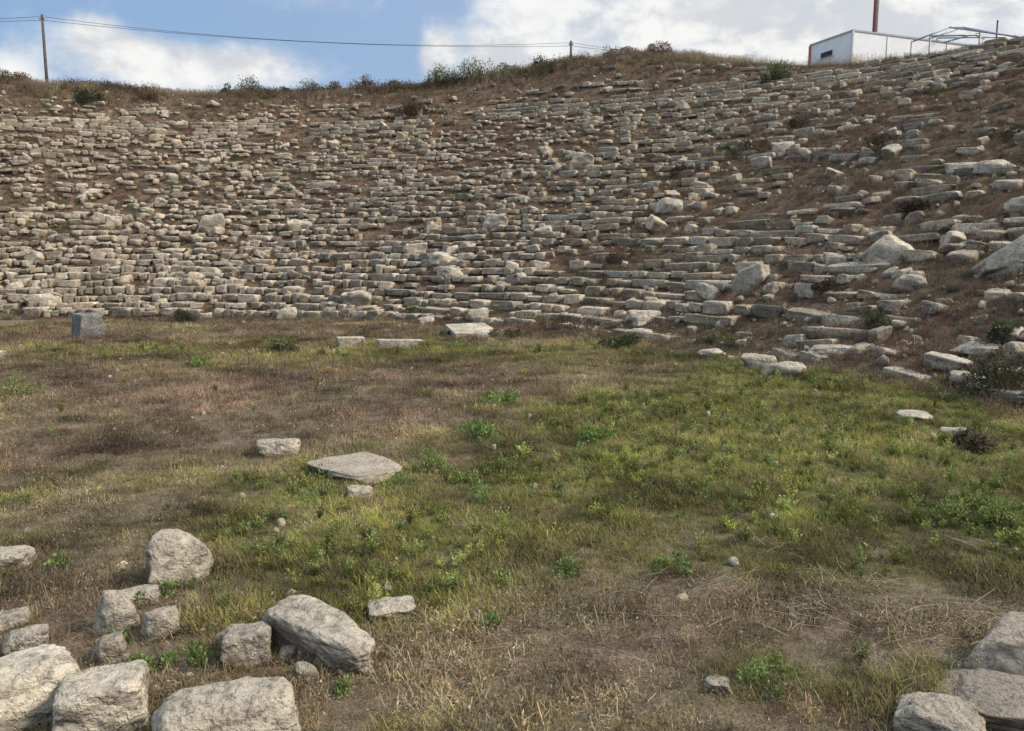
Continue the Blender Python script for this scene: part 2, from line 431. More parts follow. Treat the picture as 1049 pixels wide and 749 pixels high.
# tumbled blocks lying on the steps
nt_ = 0
while nt_ < 1000:
    th = rng.uniform(2, 130); r = R0+rng.random()**1.1*(RT-R0-1)
    a = math.radians(th); x0, y0 = CX+r*math.cos(a), CY+r*math.sin(a)
    dn = float(n2(x0, y0, .35, 71, 3))
    boost = (.25+1.0*sm(-.1, .5, dn))*(1-.45*float(sm(62, 40, th)))
    if (r-R0) < 6 and th > 75: boost += .5
    if rng.random() > boost*.7: continue
    s_ = float(np.clip(rng.lognormal(math.log(.27), .36), .12, .6))
    d = np.array([s_*rng.uniform(.6, .9), s_, s_*rng.uniform(.45, .75)])
    zt = float(H(x0, y0))+d[2]*.28
    S.append([np.array([x0, y0, zt]), tuple(d), (rng.normal(0, .2), rng.normal(0, .2), rng.uniform(0, 6.3)), int(rng.integers(1, 1e6)), tone(rng, .85, 1.2), int((r-R0)/TR), 1.2, th])
    nt_ += 1
# which show largest
area = []
for s in S:
    px, py, dp = proj(s[0])
    vis = (-20 < px < 1069) and (-10 < py < 760) and dp > 0
    area.append(((s[1][1]+s[1][0]*.3)*(s[1][2]+.35*s[1][0])*F*F/dp**2) if vis else 0)
order = np.argsort(-np.array(area)); top = set(order[:285].tolist())
def place(s, n, fine=0):
    p, f_ = rock(s[1], n, s[3], chop=4 if s[6] < .6 else 6, sharp=26 if s[6] < .6 else 18, rough=.03+.03*s[6], jitter=.05+.07*s[6], fine=fine, bevel=(.74, .92) if s[6] < .6 else (.62, .88))
    return p@rot(*s[2]).T, f_
VV = []; FF = []; TT = []; off = 0
for idx, s in enumerate(S):
    if idx in top: continue
    p, f_ = place(s, 4 if area[idx] < 60 else 6)
    VV.append(p+s[0]); FF.append(f_+off); off += len(p); TT.append(np.tile(s[4], (len(p), 1)))
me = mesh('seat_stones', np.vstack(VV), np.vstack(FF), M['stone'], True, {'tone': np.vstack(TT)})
tag(link('seat_stones', me), 'countless weathered limestone blocks forming the upper and far rows of ruined seats', 'seat stones', kind='stuff')
print('stones', len(S), 'faces', sum(map(len, FF)))
ORD = ['first','second','third','fourth','fifth','sixth','seventh','eighth','ninth','tenth','eleventh','twelfth','thirteenth','fourteenth','fifteenth','sixteenth','seventeenth','eighteenth','nineteenth','twentieth']
def ordn(i):
    if i < 20: return ORD[i]
    n_ = i+1; return f"{n_}{'th' if 10 < n_ % 100 < 20 else {1:'st',2:'nd',3:'rd'}.get(n_ % 10, 'th')}"
byrow = {}
for idx in top: byrow.setdefault(S[idx][5], []).append(idx)
for k, ids in byrow.items():
    ids.sort(key=lambda q: float(proj(S[q][0])[0]))
    for q, idx in enumerate(ids):
        s = S[idx]; p, f_ = place(s, 12, .012)
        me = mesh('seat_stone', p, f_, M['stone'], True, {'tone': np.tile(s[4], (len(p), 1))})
        o = link('seat_stone', me, loc=s[0])
        asp = s[1][1]/s[1][2]
        shp = 'long low' if asp > 3.2 else 'oblong' if asp > 2 else 'squarish' if asp > 1.4 else 'chunky'
        tn_ = 'pale' if s[4][1] > 1.03 else 'dull grey' if s[4][1] < .86 else 'light grey'
        tag(o, f'{tn_} {shp} block, {ordn(q)} large one from left in {ordn(s[5])} seat row above grass', 'stone block', 'large seat blocks of the ruined rows')
# pebbles and rubble
VV = []; FF = []; TT = []; off = 0
protos = [rock((1, .8, .6), 2, 900+i_, chop=3, sharp=6, rough=.1)[0] for i_ in range(12)]; pf = cubesphere(2)[1]
nb_ = 0
while nb_ < 9000:
    if rng.random() < .93:
        th = rng.uniform(2, 130); r = R0-.3+rng.random()*(RT-R0+1.5)
    else:
        th = rng.uniform(-30, 110); r = rng.uniform(8, R0)
    a = math.radians(th); x0, y0 = CX+r*math.cos(a), CY+r*math.sin(a)
    if r > R0 and n2(x0, y0, .45, 81) < -.25+.5*rng.random()-.2: continue
    sz = float(np.clip(rng.lognormal(math.log(.085), .45), .03, .24))*(1 if r > R0 else .45)
    p = protos[rng.integers(12)]*sz*rng.uniform(.7, 1.3, 3)@rot(*rng.uniform(0, 6.3, 3)).T+np.array([x0, y0, float(H(x0, y0))+sz*.15])
    VV.append(p); FF.append(pf+off); off += len(p); TT.append(np.tile(tone(rng, .7, 1.15), (len(p), 1))); nb_ += 1
me = mesh('rubble', np.vstack(VV), np.vstack(FF), M['stone'], True, {'tone': np.vstack(TT)})
tag(link('rubble', me), 'small broken limestone rubble scattered over the slope', 'rubble', kind='stuff')

# ------------------------------------------------------------------ single rocks seen in the photo
def hero(name, px0, px1, py0, py1, label, cat='rock', depth=.7, sink=.25, seed=1, n=34, matn='boulder', rx=0., ry=0., rz=0., sharp=16, chop=9, rough=.075, fine=.017, t=1.0, tp=.0, jitter=.16, lowat=None, group=None, wf=1.0, bevel=(.62, .86), geo=None, cuts=None):
    """a rock whose foot is on the ground at the lower edge of the pixel box it fills"""
    yb = py1 if lowat is None else lowat
    pz = at((px0+px1)/2, yb-2)
    dp = proj(pz)[2]
    W = (px1-px0)/F*dp*wf; el = math.atan2(CAMZ-pz[2], math.hypot(pz[0], pz[1]))
    Hh = (py1-py0)/F*dp
    D = W*depth
    if geo: W, D = geo[0], geo[1]
    hz = max(.04, (Hh-D*math.sin(max(el, 0)))/max(.3, math.cos(el)))
    if geo: hz = geo[2]
    hz_full = hz*(1+sink)
    dirv = pz[:2]/np.linalg.norm(pz[:2])
    c_ = pz[:2]+dirv*D*.48
    if geo and len(geo) > 3: c_ = at(geo[3], geo[4])[:2]
    gz = min(float(H(pz[0], pz[1])), float(H(c_[0], c_[1]))+.05)
    p, f_ = rock((W, D, hz_full), n, seed, chop=chop, sharp=sharp, rough=rough, fine=fine, jitter=jitter, tp=tp, bevel=bevel, cuts=cuts)
    p = p@rot(rx, ry, rz+math.atan2(-dirv[0], dirv[1])).T
    me = mesh(name, p, f_, M[matn], True, {'tone': np.tile([t, t*.995, t*.98], (len(p), 1))})
    o = link(name, me, loc=(c_[0], c_[1], gz+hz-hz_full/2))
    tag(o, label, cat, group)
    occ.append((c_[0], c_[1], W*.36, D*.36))
    return o
FG = 'loose rocks in the near grass'
hero('boulder', -60, 92, 666, 765, 'big pale boulder cut by the bottom left corner, split from its right neighbour', geo=(.56, .30, .235, 2, 742), bevel=(.74, .92), jitter=.06, seed=6, n=52, sharp=11, t=1.22, rz=.2, group=FG)
hero('boulder', 56, 148, 678, 756, 'pale flat-topped boulder against the split of the corner boulder', geo=(.335, .28, .21, 103, 744), bevel=(.74, .92), jitter=.06, seed=24, n=52, sharp=13, t=1.22, rz=-.1, group=FG)
hero('boulder', 160, 312, 682, 775, 'large rounded boulder on the bottom edge, right of the corner pair', geo=(.53, .30, .235, 237, 768), jitter=.07, seed=27, n=52, sharp=9, bevel=(.6, .8), t=1.02, rz=.1, group=FG)
hero('boulder', 268, 386, 602, 703, 'long pitted boulder sloping down to the right behind the bottom boulder', seed=33, n=56, sharp=9, t=1.0, rx=.0, ry=.12, rz=-.95, group=FG, sink=.3, geo=(.66, .25, .19, 327, 668), bevel=(.66, .86), chop=10, rough=.09)
hero('boulder', 229, 286, 637, 686, 'medium ridged rock between the long boulder and the bottom boulder', depth=.7, seed=41, n=36, t=.86, tp=.25, group=FG)
hero('boulder', 150, 217, 534, 602, 'upright egg-shaped boulder standing alone above the small rock cluster', depth=.55, seed=58, n=46, sharp=7, t=1.0, tp=.42, group=FG, rz=.3, bevel=(.52, .78), chop=11)
hero('rock', 106, 139, 609, 652, 'small upright rock with a weed in front, left in the cluster of three', depth=.7, seed=61, n=26, t=1., tp=.15, group=FG)
hero('rock', 124, 165, 601, 624, 'small flat rock at the back of the cluster of three', depth=.7, seed=65, n=26, t=1.0, group=FG)
hero('rock', 146, 182, 621, 658, 'small square-shouldered rock at the right of the cluster of three', depth=.8, seed=68, n=26, t=.95, group=FG)
hero('rock', 100, 130, 650, 685, 'little brownish rock between the cluster of three and the corner boulders', depth=.8, seed=69, n=22, t=.72, group=FG)
hero('rock', -22, 31, 559, 590, 'low layered rock at the left edge, level with the egg-shaped boulder', depth=.8, seed=72, n=34, t=.98, sharp=16, group=FG)
hero('rock', -20, 27, 627, 650, 'low worn rock at the left edge behind the corner boulder', depth=.9, seed=75, n=30, t=.9, group=FG)
hero('rock', 8, 50, 640, 674, 'low pitted rock just behind the corner boulder', depth=.8, seed=77, n=30, t=.92, group=FG)
hero('stone', 302, 326, 679, 704, 'fist-sized round stone at the foot of the long boulder', depth=.9, seed=81, n=18, t=.85, sharp=5, group=FG)
hero('stone', 286, 304, 664, 682, 'small pebble-like stone wedged behind the fist-sized stone', depth=.9, seed=82, n=16, t=.8, sharp=5, group=FG)
hero('stone', 304, 318, 667, 678, 'smallest stone wedged beside the long boulder', depth=.9, seed=83, n=14, t=.8, sharp=5, group=FG)
hero('stone', 222, 238, 646, 668, 'small dark stone against the left of the ridged rock', depth=.9, seed=84, n=14, t=.7, sharp=5, group=FG)
hero('rock', 379, 428, 612, 640, 'low pale stone lying alone right of the long boulder', depth=.7, seed=88, n=30, t=1.06, group=FG)
hero('stone', 393, 402, 606, 613, 'tiny stone just behind the low pale stone', depth=.9, seed=89, n=12, t=.9, group=FG)
hero('rock', 267, 307, 446, 470, 'rounded pale rock in mid grass left of the flat slab', depth=.7, seed=91, n=28, t=1.0, sharp=9, group=FG)
hero('slab', 326, 405, 465, 502, 'broad tan flat slab lying tilted in mid grass', 'slab', geo=(.62, .95, .09, 366, 484), seed=97, n=44, matn='slab', sharp=12, chop=10, bevel=(.58, .8), rough=.05, fine=.006, t=1.12, rx=-.04, ry=.04, rz=.5, jitter=.16, sink=.3, group=FG)
hero('stone', 357, 383, 497, 515, 'small pale stone touching the front of the tan slab', depth=.8, seed=99, n=20, t=1.05, group=FG)
hero('stone', 721, 748, 696, 713, 'lone small flat stone in the dry grass near the bottom, right of centre', depth=.9, seed=101, n=18, t=.8, group=FG)
hero('boulder', 1008, 1090, 628, 706, 'pinkish flat rock cut by the right edge near the bottom', depth=.85, seed=105, n=44, matn='slab', t=1.0, fine=.01, group=FG)
hero('boulder', 983, 1095, 694, 760, 'low reddish earth-stained rock at the bottom right corner', geo=(.5, .5, .09, 1045, 730), seed=108, n=44, matn='slab', t=.82, fine=.012, group=FG)
hero('boulder', 918, 1004, 716, 775, 'grey rough rock on the bottom edge beside the reddish corner rock', depth=.7, seed=112, n=44, t=.85, group=FG)
FR = 'stones lying where the grass meets the seats'
hero('block', 75, 108, 323, 349, 'blue-grey cut block with slanted top standing on the grass at far left', 'stone block', depth=.8, wf=.82, seed=120, n=26, matn='bluestone', sharp=26, chop=3, rough=.03, fine=.006, t=1., rz=.5, tp=.12, group=FR)
hero('block', 346, 373, 346, 359, 'small pale cube-like block on the grass, left of the low long slab', 'stone block', depth=.6, seed=124, n=22, sharp=34, chop=0, rough=.01, fine=.003, jitter=.03, t=1.12, group=FR, rz=.1)
hero('slab', 387, 434, 348, 360, 'low long pale slab on the grass right of the cube-like block', 'slab', depth=.45, seed=127, n=26, sharp=20, chop=2, rough=.02, fine=.004, jitter=.06, t=1.1, group=FR)
hero('slab', 456, 506, 330, 348, 'thick tilted table-like slab at the foot of the seats', 'slab', geo=(1.08, 1.0, .20), seed=131, n=26, sharp=30, chop=1, rough=.015, fine=.003, jitter=.04, t=1.08, rz=.35, rx=.17, group=FR)
for q in [(428, 445, 326, 335, 'small rounded stone left of the table-like slab'), (486, 500, 343, 349, 'tiny stone in front of the table-like slab'), (640, 678, 319, 335, 'pale wedge of rock at the foot of the slope right of centre'),
          (765, 791, 364, 381, 'left one of two pale stones side by side on the grass edge'), (784, 824, 369, 390, 'right one of two pale stones side by side on the grass edge'),
          (715, 742, 358, 368, 'low stone left of the two side-by-side stones'), (742, 757, 366, 371, 'sliver of stone beside the low stone'), (828, 890, 353, 368, 'flat cracked ledge stone half sunk at the grass edge'),
          (952, 978, 362, 378, 'rounded block set into the lowest row at right'), (915, 954, 422, 434, 'flat pale stone alone in the green grass at right'), (965, 991, 439, 450, 'small stone right of the flat pale stone'),
          (480, 500, 318, 334, 'mossy stone in the bottom row above the table-like slab'), (350, 384, 300, 318, 'wide weathered stone in the bottom rows above the cube-like block'), (285, 306, 316, 330, 'white rounded stone at the very foot of the left rows'),
          (30, 62, 302, 317, 'large low stone in the bottom rows above the blue-grey block'), (8, 24, 290, 303, 'pale round stone at the far left bottom rows'), (972, 1006, 381, 396, 'grey stone half hidden by the dark shrub at right'),
          (-8, 6, 361, 372, 'pale stone cut by the left edge on the grass')]:
    hero('stone', *q[:4], q[4], depth=.7, seed=140+int(q[0]) % 97, n=20, t=1.08, group=FR, sharp=9)
FS = 'fallen blocks resting on the seat rows'
hero('boulder', 883, 934, 238, 275, 'big white wedge-shaped boulder tipped on the right slope', depth=.5, seed=201, n=30, t=1.25, sharp=24, rough=.04, chop=2, jitter=.06, group=FS, sink=.1, cuts=[((.62, -.1, .8), .62), ((-.75, 0, .62), .60), ((.2, -.8, .4), .85)])
hero('boulder', 1003, 1062, 244, 283, 'big pale slab leaning up to the right at the right edge of the slope', depth=.5, seed=207, n=30, t=1.18, sharp=22, ry=-.12, rough=.04, chop=2, group=FS, sink=.1, cuts=[((-.62, 0, .75), .45), ((.5, 0, -.8), .62)])
hero('boulder', 1030, 1075, 204, 224, 'pale block at the right edge above the leaning slab', depth=.5, seed=209, n=24, t=1.1, group=FS)
hero('boulder', 748, 787, 272, 300, 'tilted whitish block with its left end down, middle of the right slope', depth=.4, seed=211, n=24, t=1.18, sharp=22, ry=-.15, rough=.04, chop=2, group=FS, cuts=[((-.8, 0, .5), .72), ((.7, 0, -.75), .62), ((-.3, 0, .9), .7)])
for q in [(584, 608, 161, 178, 'bright tilted block high above the middle of the slope'), (495, 520, 224, 241, 'rounded pale block high in the middle rows'), (440, 470, 262, 275, 'pale block in the middle rows'), (674, 702, 206, 222, 'wide white block half way up right of centre'),
          (543, 563, 269, 281, 'square pale block low in the middle rows'), (518, 532, 271, 282, 'small square block just left of the square pale block'), (295, 321, 228, 241, 'pale boulder in the jumbled left rows'), (108, 128, 222, 236, 'upright pale block in the jumble at left'),
          (205, 232, 222, 240, 'wide jumbled block left of middle'), (548, 566, 235, 246, 'small cube high above the square pale block'), (415, 436, 252, 268, 'leaning slab of the middle jumble'), (447, 478, 277, 291, 'long tilted stone low in the middle rows'),
          (94, 114, 222, 232, 'tilted stone in the left jumble'), (160, 186, 286, 298, 'squared block low in the left rows'), (968, 1000, 168, 180, 'long pale block high at right, left of its twin'), (1000, 1036, 166, 180, 'long pale block high at right, right of its twin'),
          (920, 950, 283, 300, 'broad stone below the big white wedge'), (845, 876, 262, 275, 'low pale stone left of the big white wedge'), (790, 812, 147, 160, 'pale broken block among dark brush high at right')]:
    hero('stone', *q[:4], q[4], 'stone block', depth=.6, seed=240+int(q[0]) % 89, n=18, t=1.15, group=FS, sharp=13, sink=.15, ry=.08)

# ------------------------------------------------------------------ grass: tufts placed by a node tree
def tuft(kind, seed):
    rg = np.random.default_rng(seed); V_ = []; F_ = []; A_ = []
    def strip(p0, d0, L, w, bend, segs=3, shade=1., tip=.1, side=None):
        d = np.array(d0, float); d /= np.linalg.norm(d); p = np.array(p0, float)
        s = np.cross(d, [0, 0, 1]) if side is None else side
        s = s/max(1e-6, np.linalg.norm(s)); n0 = len(V_)
        for q in range(segs+1):
            t = q/segs; ww = w*(1-t*(1-tip))
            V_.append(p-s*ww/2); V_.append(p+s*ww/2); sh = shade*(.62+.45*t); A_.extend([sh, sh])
            if q < segs: F_.append([n0+2*q, n0+2*q+1, n0+2*q+3, n0+2*q+2])
            d = d+np.array(bend)/segs; d /= np.linalg.norm(d); p = p+d*L/segs
    def leaf(c_, d, L, w, shade):
        d = np.array(d, float); d /= np.linalg.norm(d); s = np.cross(d, rg.normal(0, 1, 3)); s /= np.linalg.norm(s)
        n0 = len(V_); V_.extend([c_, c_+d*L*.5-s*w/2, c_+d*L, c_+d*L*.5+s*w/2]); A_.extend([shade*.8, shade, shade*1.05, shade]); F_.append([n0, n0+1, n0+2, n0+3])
    if kind == 'grass':
        for _ in range(22):
            a = rg.uniform(0, 2*PI); lean = rg.uniform(.05, .7); q = rg.normal(0, .35, 2)
            strip((q[0]*.1, q[1]*.1, -.01), (math.cos(a)*lean, math.sin(a)*lean, 1), rg.uniform(.03, .085), rg.uniform(.003, .006), (math.cos(a)*.6, math.sin(a)*.6, -.3), 3, rg.uniform(.6, 1.3))
    if kind == 'dry':
        for _ in range(18):
            a = rg.uniform(0, 2*PI); q = rg.normal(0, .4, 2)*.12; el = rg.uniform(.1, 1.4)
            strip((q[0], q[1], rg.uniform(-.01, .01)), (math.cos(a), math.sin(a), el), rg.uniform(.03, .085), rg.uniform(.002, .0045), rg.normal(0, .5, 3), 2, rg.uniform(.5, 1.4), .5)
        for _ in range(14):
            leaf(np.array([*rg.normal(0, .06, 2), rg.uniform(.0, .035)]), rg.normal(0, 1, 3)+[0, 0, .2], rg.uniform(.008, .02), rg.uniform(.004, .010), rg.uniform(.4, 1.1))
    if kind == 'straw':
        for _ in range(9):
            a = rg.normal(0, .5)+(PI if rg.random() < .5 else 0); q = rg.normal(0, .07, 2)
            strip((q[0], q[1], rg.uniform(.005, .03)), (math.cos(a), math.sin(a), rg.uniform(-.05, .25)), rg.uniform(.12, .38), rg.uniform(.002, .004), (rg.normal(0, .3), rg.normal(0, .3), -.15), 3, rg.uniform(.7, 1.3), .6)
    if kind == 'weed':
        for _ in range(9):
            a = rg.uniform(0, 2*PI); ln = rg.uniform(.1, .8); Ls = rg.uniform(.05, .12)
            d = np.array([math.cos(a)*ln, math.sin(a)*ln, 1.]); d /= np.linalg.norm(d)
            strip((0, 0, 0), d, Ls, .003, (0, 0, 0), 1, .7, .6)
            for t in np.linspace(.3, 1, 6):
                for __ in range(2):
                    b_ = rg.uniform(0, 2*PI)
                    leaf(d*Ls*t, (math.cos(b_), math.sin(b_), rg.uniform(.1, 1.2)), rg.uniform(.014, .03), rg.uniform(.006, .012), rg.uniform(.75, 1.25))
    if kind == 'brush':
        for _ in range(26):
            a = rg.uniform(0, 2*PI); ln = rg.uniform(.1, 1.5); Ls = rg.uniform(.08, .26)
            d = np.array([math.cos(a)*ln, math.sin(a)*ln, 1.]); d /= np.linalg.norm(d); q = rg.normal(0, .05, 2)
            strip((*q, -.01), d, Ls, rg.uniform(.004, .008), rg.normal(0, .35, 3), 3, rg.uniform(.5, 1.2), .4)
            for t in (.55, .75, .95):
                leaf(np.array([*q, 0])+d*Ls*t, rg.normal(0, 1, 3), rg.uniform(.02, .045), rg.uniform(.005, .014), rg.uniform(.5, 1.2))
    if kind == 'tall':
        for _ in range(16):
            a = rg.uniform(0, 2*PI); lean = rg.uniform(.02, .35); q = rg.normal(0, .08, 2); Ls = rg.uniform(.3, .62)
            strip((*q, -.02), (math.cos(a)*lean, math.sin(a)*lean, 1), Ls, rg.uniform(.006, .012), (math.cos(a)*.3, math.sin(a)*.3, 0), 4, rg.uniform(.6, 1.3), .3)
            e = np.array([*q, 0])+np.array([math.cos(a)*lean*1.3, math.sin(a)*lean*1.3, .93])*Ls*.9
            leaf(e, (math.cos(a)*.3, math.sin(a)*.3, 1), rg.uniform(.04, .08), .014, 1.2)
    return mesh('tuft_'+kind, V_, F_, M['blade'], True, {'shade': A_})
def field(name, kind, pts, tints, scales, label, cat, nvar=5):
    """one object whose points carry tufts through geometry nodes"""
    srcs = bpy.data.collections.new(name+'_sources')
    for q in range(nvar):
        so = bpy.data.objects.new(f'{kind}_tuft', tuft(kind, 50+q*7+len(kind))); srcs.objects.link(so)
    me = bpy.data.meshes.new(name); me.vertices.add(len(pts)); me.vertices.foreach_set('co', np.asarray(pts, np.float32).ravel())
    for an, ty, val in (('tint', 'FLOAT_VECTOR', tints), ('scl', 'FLOAT', scales), ('spin', 'FLOAT', rng.uniform(0, 6.28, len(pts)))):
        a_ = me.attributes.new(an, ty, 'POINT'); a_.data.foreach_set('vector' if ty == 'FLOAT_VECTOR' else 'value', np.asarray(val, np.float32).ravel())
    a_ = me.attributes.new('pick', 'INT', 'POINT'); a_.data.foreach_set('value', rng.integers(0, nvar, len(pts)).astype(np.int32))
    o = link(name, me); tag(o, label, cat, kind='stuff')
    ng = bpy.data.node_groups.new(name+'_nodes', 'GeometryNodeTree')
    ng.interface.new_socket('Geometry', in_out='INPUT', socket_type='NodeSocketGeometry'); ng.interface.new_socket('Geometry', in_out='OUTPUT', socket_type='NodeSocketGeometry')
    gi = ng.nodes.new('NodeGroupInput'); go = ng.nodes.new('NodeGroupOutput')
    ci = ng.nodes.new('GeometryNodeCollectionInfo'); ci.inputs['Collection'].default_value = srcs; ci.inputs['Separate Children'].default_value = True; ci.inputs['Reset Children'].default_value = True
    ip = ng.nodes.new('GeometryNodeInstanceOnPoints'); ip.inputs['Pick Instance'].default_value = True
    def na(nm, ty):
        n = ng.nodes.new('GeometryNodeInputNamedAttribute'); n.data_type = ty; n.inputs[0].default_value = nm; return n.outputs[0]
    cx = ng.nodes.new('ShaderNodeCombineXYZ'); L = ng.links
    L.new(na('spin', 'FLOAT'), cx.inputs[2]); L.new(cx.outputs[0], ip.inputs['Rotation'])
    L.new(na('scl', 'FLOAT'), ip.inputs['Scale']); L.new(na('pick', 'INT'), ip.inputs['Instance Index'])
    L.new(gi.outputs[0], ip.inputs['Points']); L.new(ci.outputs[0], ip.inputs['Instance']); L.new(ip.outputs[0], go.inputs[0])
    md = o.modifiers.new('tufts', 'NODES'); md.node_group = ng
    return o
def scatter(n, x0, x1, y0, y1, dens, avoid=True):
    x = rng.uniform(x0, x1, n); y = rng.uniform(y0, y1, n)
    k = rng.random(n) < dens(x, y); x, y = x[k], y[k]
    if avoid and len(occ):
        m_ = np.ones(len(x), bool)
        for (ox, oy, a_, b_) in occ: m_ &= ((x-ox)/a_)**2+((y-oy)/b_)**2 > 1
        x, y = x[m_], y[m_]
    return x, y, H(x, y)
def infloor(x, y, mg=1.0):
    r, th = polar(x, y); px = 524.5+F*x/np.maximum(y, .1)
    return (r < R0+mg)*(px > -90)*(px < 1140)*(y > 2.2)
def tn(base, var, n, hue=.08):
    t = rng.lognormal(0, var, n); h = rng.normal(0, hue, n)
    return np.stack([base[0]*t*(1+h), base[1]*t*(1+h*.2), base[2]*t*(1-h)], -1)
def clump(x, y):
    return (np.clip(.95+.95*n2(x, y, .9, 301, 3)+.75*n2(x, y, 3.6, 302, 2), .35, 1.9))[:, None]
def csc(x, y): return np.clip(1+1.0*n2(x, y, 2.6, 303, 3), .5, 1.8)
def lod(y): return np.clip((5.5/np.maximum(y, 1))**1.15, .16, 1.0)
def size(y): return 1+.75*sm(5, 20, y)
TG, TD, TW, TS = [], [], [], []
# short green grass
x, y, z = scatter(300000, -14, 12, 2.2, 24, lambda x, y: infloor(x, y)*lod(y)*(.08+.95*sm(.18, .75, green(x, y)+.30*n2(x, y, 3.2, 91))))
gr = green(x, y)[:, None]
gr = np.clip(gr*.95+.45*n2(x, y, 2.5, 191)[:, None], 0, 1)
tt = (tn((.28, .275, .062), .3, len(x))*gr+tn((.31, .235, .13), .3, len(x))*(1-gr))*clump(x, y)
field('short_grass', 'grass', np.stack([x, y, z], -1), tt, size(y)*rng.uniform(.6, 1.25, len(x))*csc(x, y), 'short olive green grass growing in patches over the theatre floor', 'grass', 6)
print('grass', len(x))
# dry reddish herbage
x, y, z = scatter(280000, -14, 12, 2.2, 24, lambda x, y: infloor(x, y)*lod(y)*(.85-.55*green(x, y)))
pk = sm(-.3, .4, n2(x, y, .8, 92))[:, None]
tt = (tn((.30, .20, .13), .42, len(x))*pk+tn((.28, .22, .125), .42, len(x))*(1-pk))*clump(x, y)
field('dry_herbage', 'dry', np.stack([x, y, z], -1), tt, size(y)*rng.uniform(.5, 1.15, len(x))*csc(x, y), 'dry reddish brown dead herbage matted across the theatre floor', 'dry grass', 6)
print('dry', len(x))
# straw stalks
def straw_d(x, y):
    v = .04+.4*sm(.3, .7, n2(x, y, .7, 93))
    q = at(880, 620); v = v+1.5*np.exp(-((x-q[0])/.9)**2-((y-q[1])/.45)**2)
    q = at(280, 400); v = v+.5*np.exp(-((x-q[0])/3.5)**2-((y-q[1])/1.0)**2)
    return infloor(x, y)*v*lod(y)
x, y, z = scatter(26000, -14, 12, 2.2, 24, straw_d)
field('straw', 'straw', np.stack([x, y, z+.01], -1), tn((.55, .45, .30), .25, len(x)), size(y)*rng.uniform(.3, .85, len(x)), 'pale broken straw stalks lying on the grass', 'straw')
# growth crowding the feet of the loose stones
xs, ys = [], []
for ox, oy, a_, b_ in occ:
    if math.hypot(ox-CX, oy-CY) > R0+.3: continue
    a_ = a_/.36*.5; b_ = b_/.36*.5; m_ = int(190*(a_+b_)*(1 if oy < 7 else .5)); w_ = rng.uniform(0, 2*PI, m_); q_ = rng.uniform(.88, 1.22, m_)
    xs.append(ox+a_*q_*np.cos(w_)); ys.append(oy+b_*q_*np.sin(w_))
xs = np.concatenate(xs); ys = np.concatenate(ys)
field('stone_foot_grass', 'grass', np.stack([xs, ys, H(xs, ys)], -1), (tn((.26, .24, .09), .35, len(xs), .08)*.55+tn((.30, .21, .13), .35, len(xs))*.5), size(ys)*rng.uniform(.45, 1.25, len(xs)), 'grass crowding up against the feet of the loose stones', 'grass', 6)
# leafy weeds
def weed_d(x, y): return infloor(x, y)*lod(y)*np.clip(sm(.62, 1.25, green(x, y)+.55*n2(x, y, 1.8, 94))*.8+.010, 0, 1)
x, y, z = scatter(60000, -14, 12, 2.2, 24, weed_d)
field('low_weeds', 'weed', np.stack([x, y, z], -1), tn((.23, .25, .075), .36, len(x), .07), size(y)*rng.uniform(.35, 1.1, len(x)), 'low leafy weeds spreading through the greener grass', 'weeds')
print('weeds', len(x))
# brush on the slope
def slope_pts(n, f, th0=2, th1=130, r0=R0-.6, r1=RT+.6):
    th = rng.uniform(th0, th1, n); r = np.sqrt(rng.uniform(r0**2, r1**2, n)); a = np.radians(th)
    x = CX+r*np.cos(a); y = CY+r*np.sin(a); k = rng.random(n) < f(x, y, r, th); x, y = x[k], y[k]; return x, y, H(x, y), r[k]
x, y, z, r = slope_pts(95000, lambda x, y, r, th: np.clip(.46+.6*n2(x, y, .8, 95, 4)+.2*sm(70, 45, th)+.25*ruin(x, y)+.3*sm(R0+.5, R0-.3, r)+.25*sm(RT-1.5, RT, r), 0, 1))
pk = sm(-.3, .4, n2(x, y, .6, 96))[:, None]
tt = tn((.235, .15, .105), .42, len(x))*pk+tn((.23, .18, .115), .42, len(x))*(1-pk)
g_ = (n2(x, y, 1.1, 97) > .42)
tt[g_] = tn((.13, .145, .055), .25, int(g_.sum()))
field('slope_brush', 'brush', np.stack([x, y, z], -1), tt, rng.uniform(.35, 1.0, len(x)), 'brown dry brush growing between the seat stones', 'dry brush', 6)
print('brush', len(x))
# tall dry grass along the crest
x, y, z, r = slope_pts(75000, lambda x, y, r, th: np.clip(.75+.7*n2(x, y, .6, 98), .03, 1)*(sm(RT-.5, RT+1.0, r)+.6*sm(RT-2.2, RT-.4, r)*sm(70, 84, th))*sm(30, 62, th)+.06*sm(RT-.2, RT+1, r), r0=RT-2.2, r1=RT+7)
pk = sm(-.35, .45, n2(x, y, .28, 99))[:, None]
tt = tn((.38, .29, .175), .3, len(x))*pk+tn((.20, .145, .095), .3, len(x))*(1-pk)
field('crest_grass', 'tall', np.stack([x, y, z], -1), tt, rng.uniform(.25, .8, len(x))*np.clip(1+.8*n2(x, y, .5, 304), .5, 1.7), 'tall straw coloured grass along the top of the bank', 'tall grass', 6)
print('crest', len(x))
x, y, z, r = slope_pts(9000, lambda x, y, r, th: sm(64, 70, th)*np.clip(.25+1.3*n2(x, y, .45, 298, 3)+.35*sm(95, 85, th), 0, 1), r0=RT+.2, r1=RT+4.5, th0=62)
pk = sm(-.3, .4, n2(x, y, .4, 299))[:, None]
field('crest_scrub', 'brush', np.stack([x, y, z], -1), tn((.085, .095, .045), .35, len(x))*pk+tn((.15, .10, .065), .35, len(x))*(1-pk), rng.uniform(1.2, 3.0, len(x)), 'dark olive and russet scrub tangled along the top of the bank', 'scrub', 6)

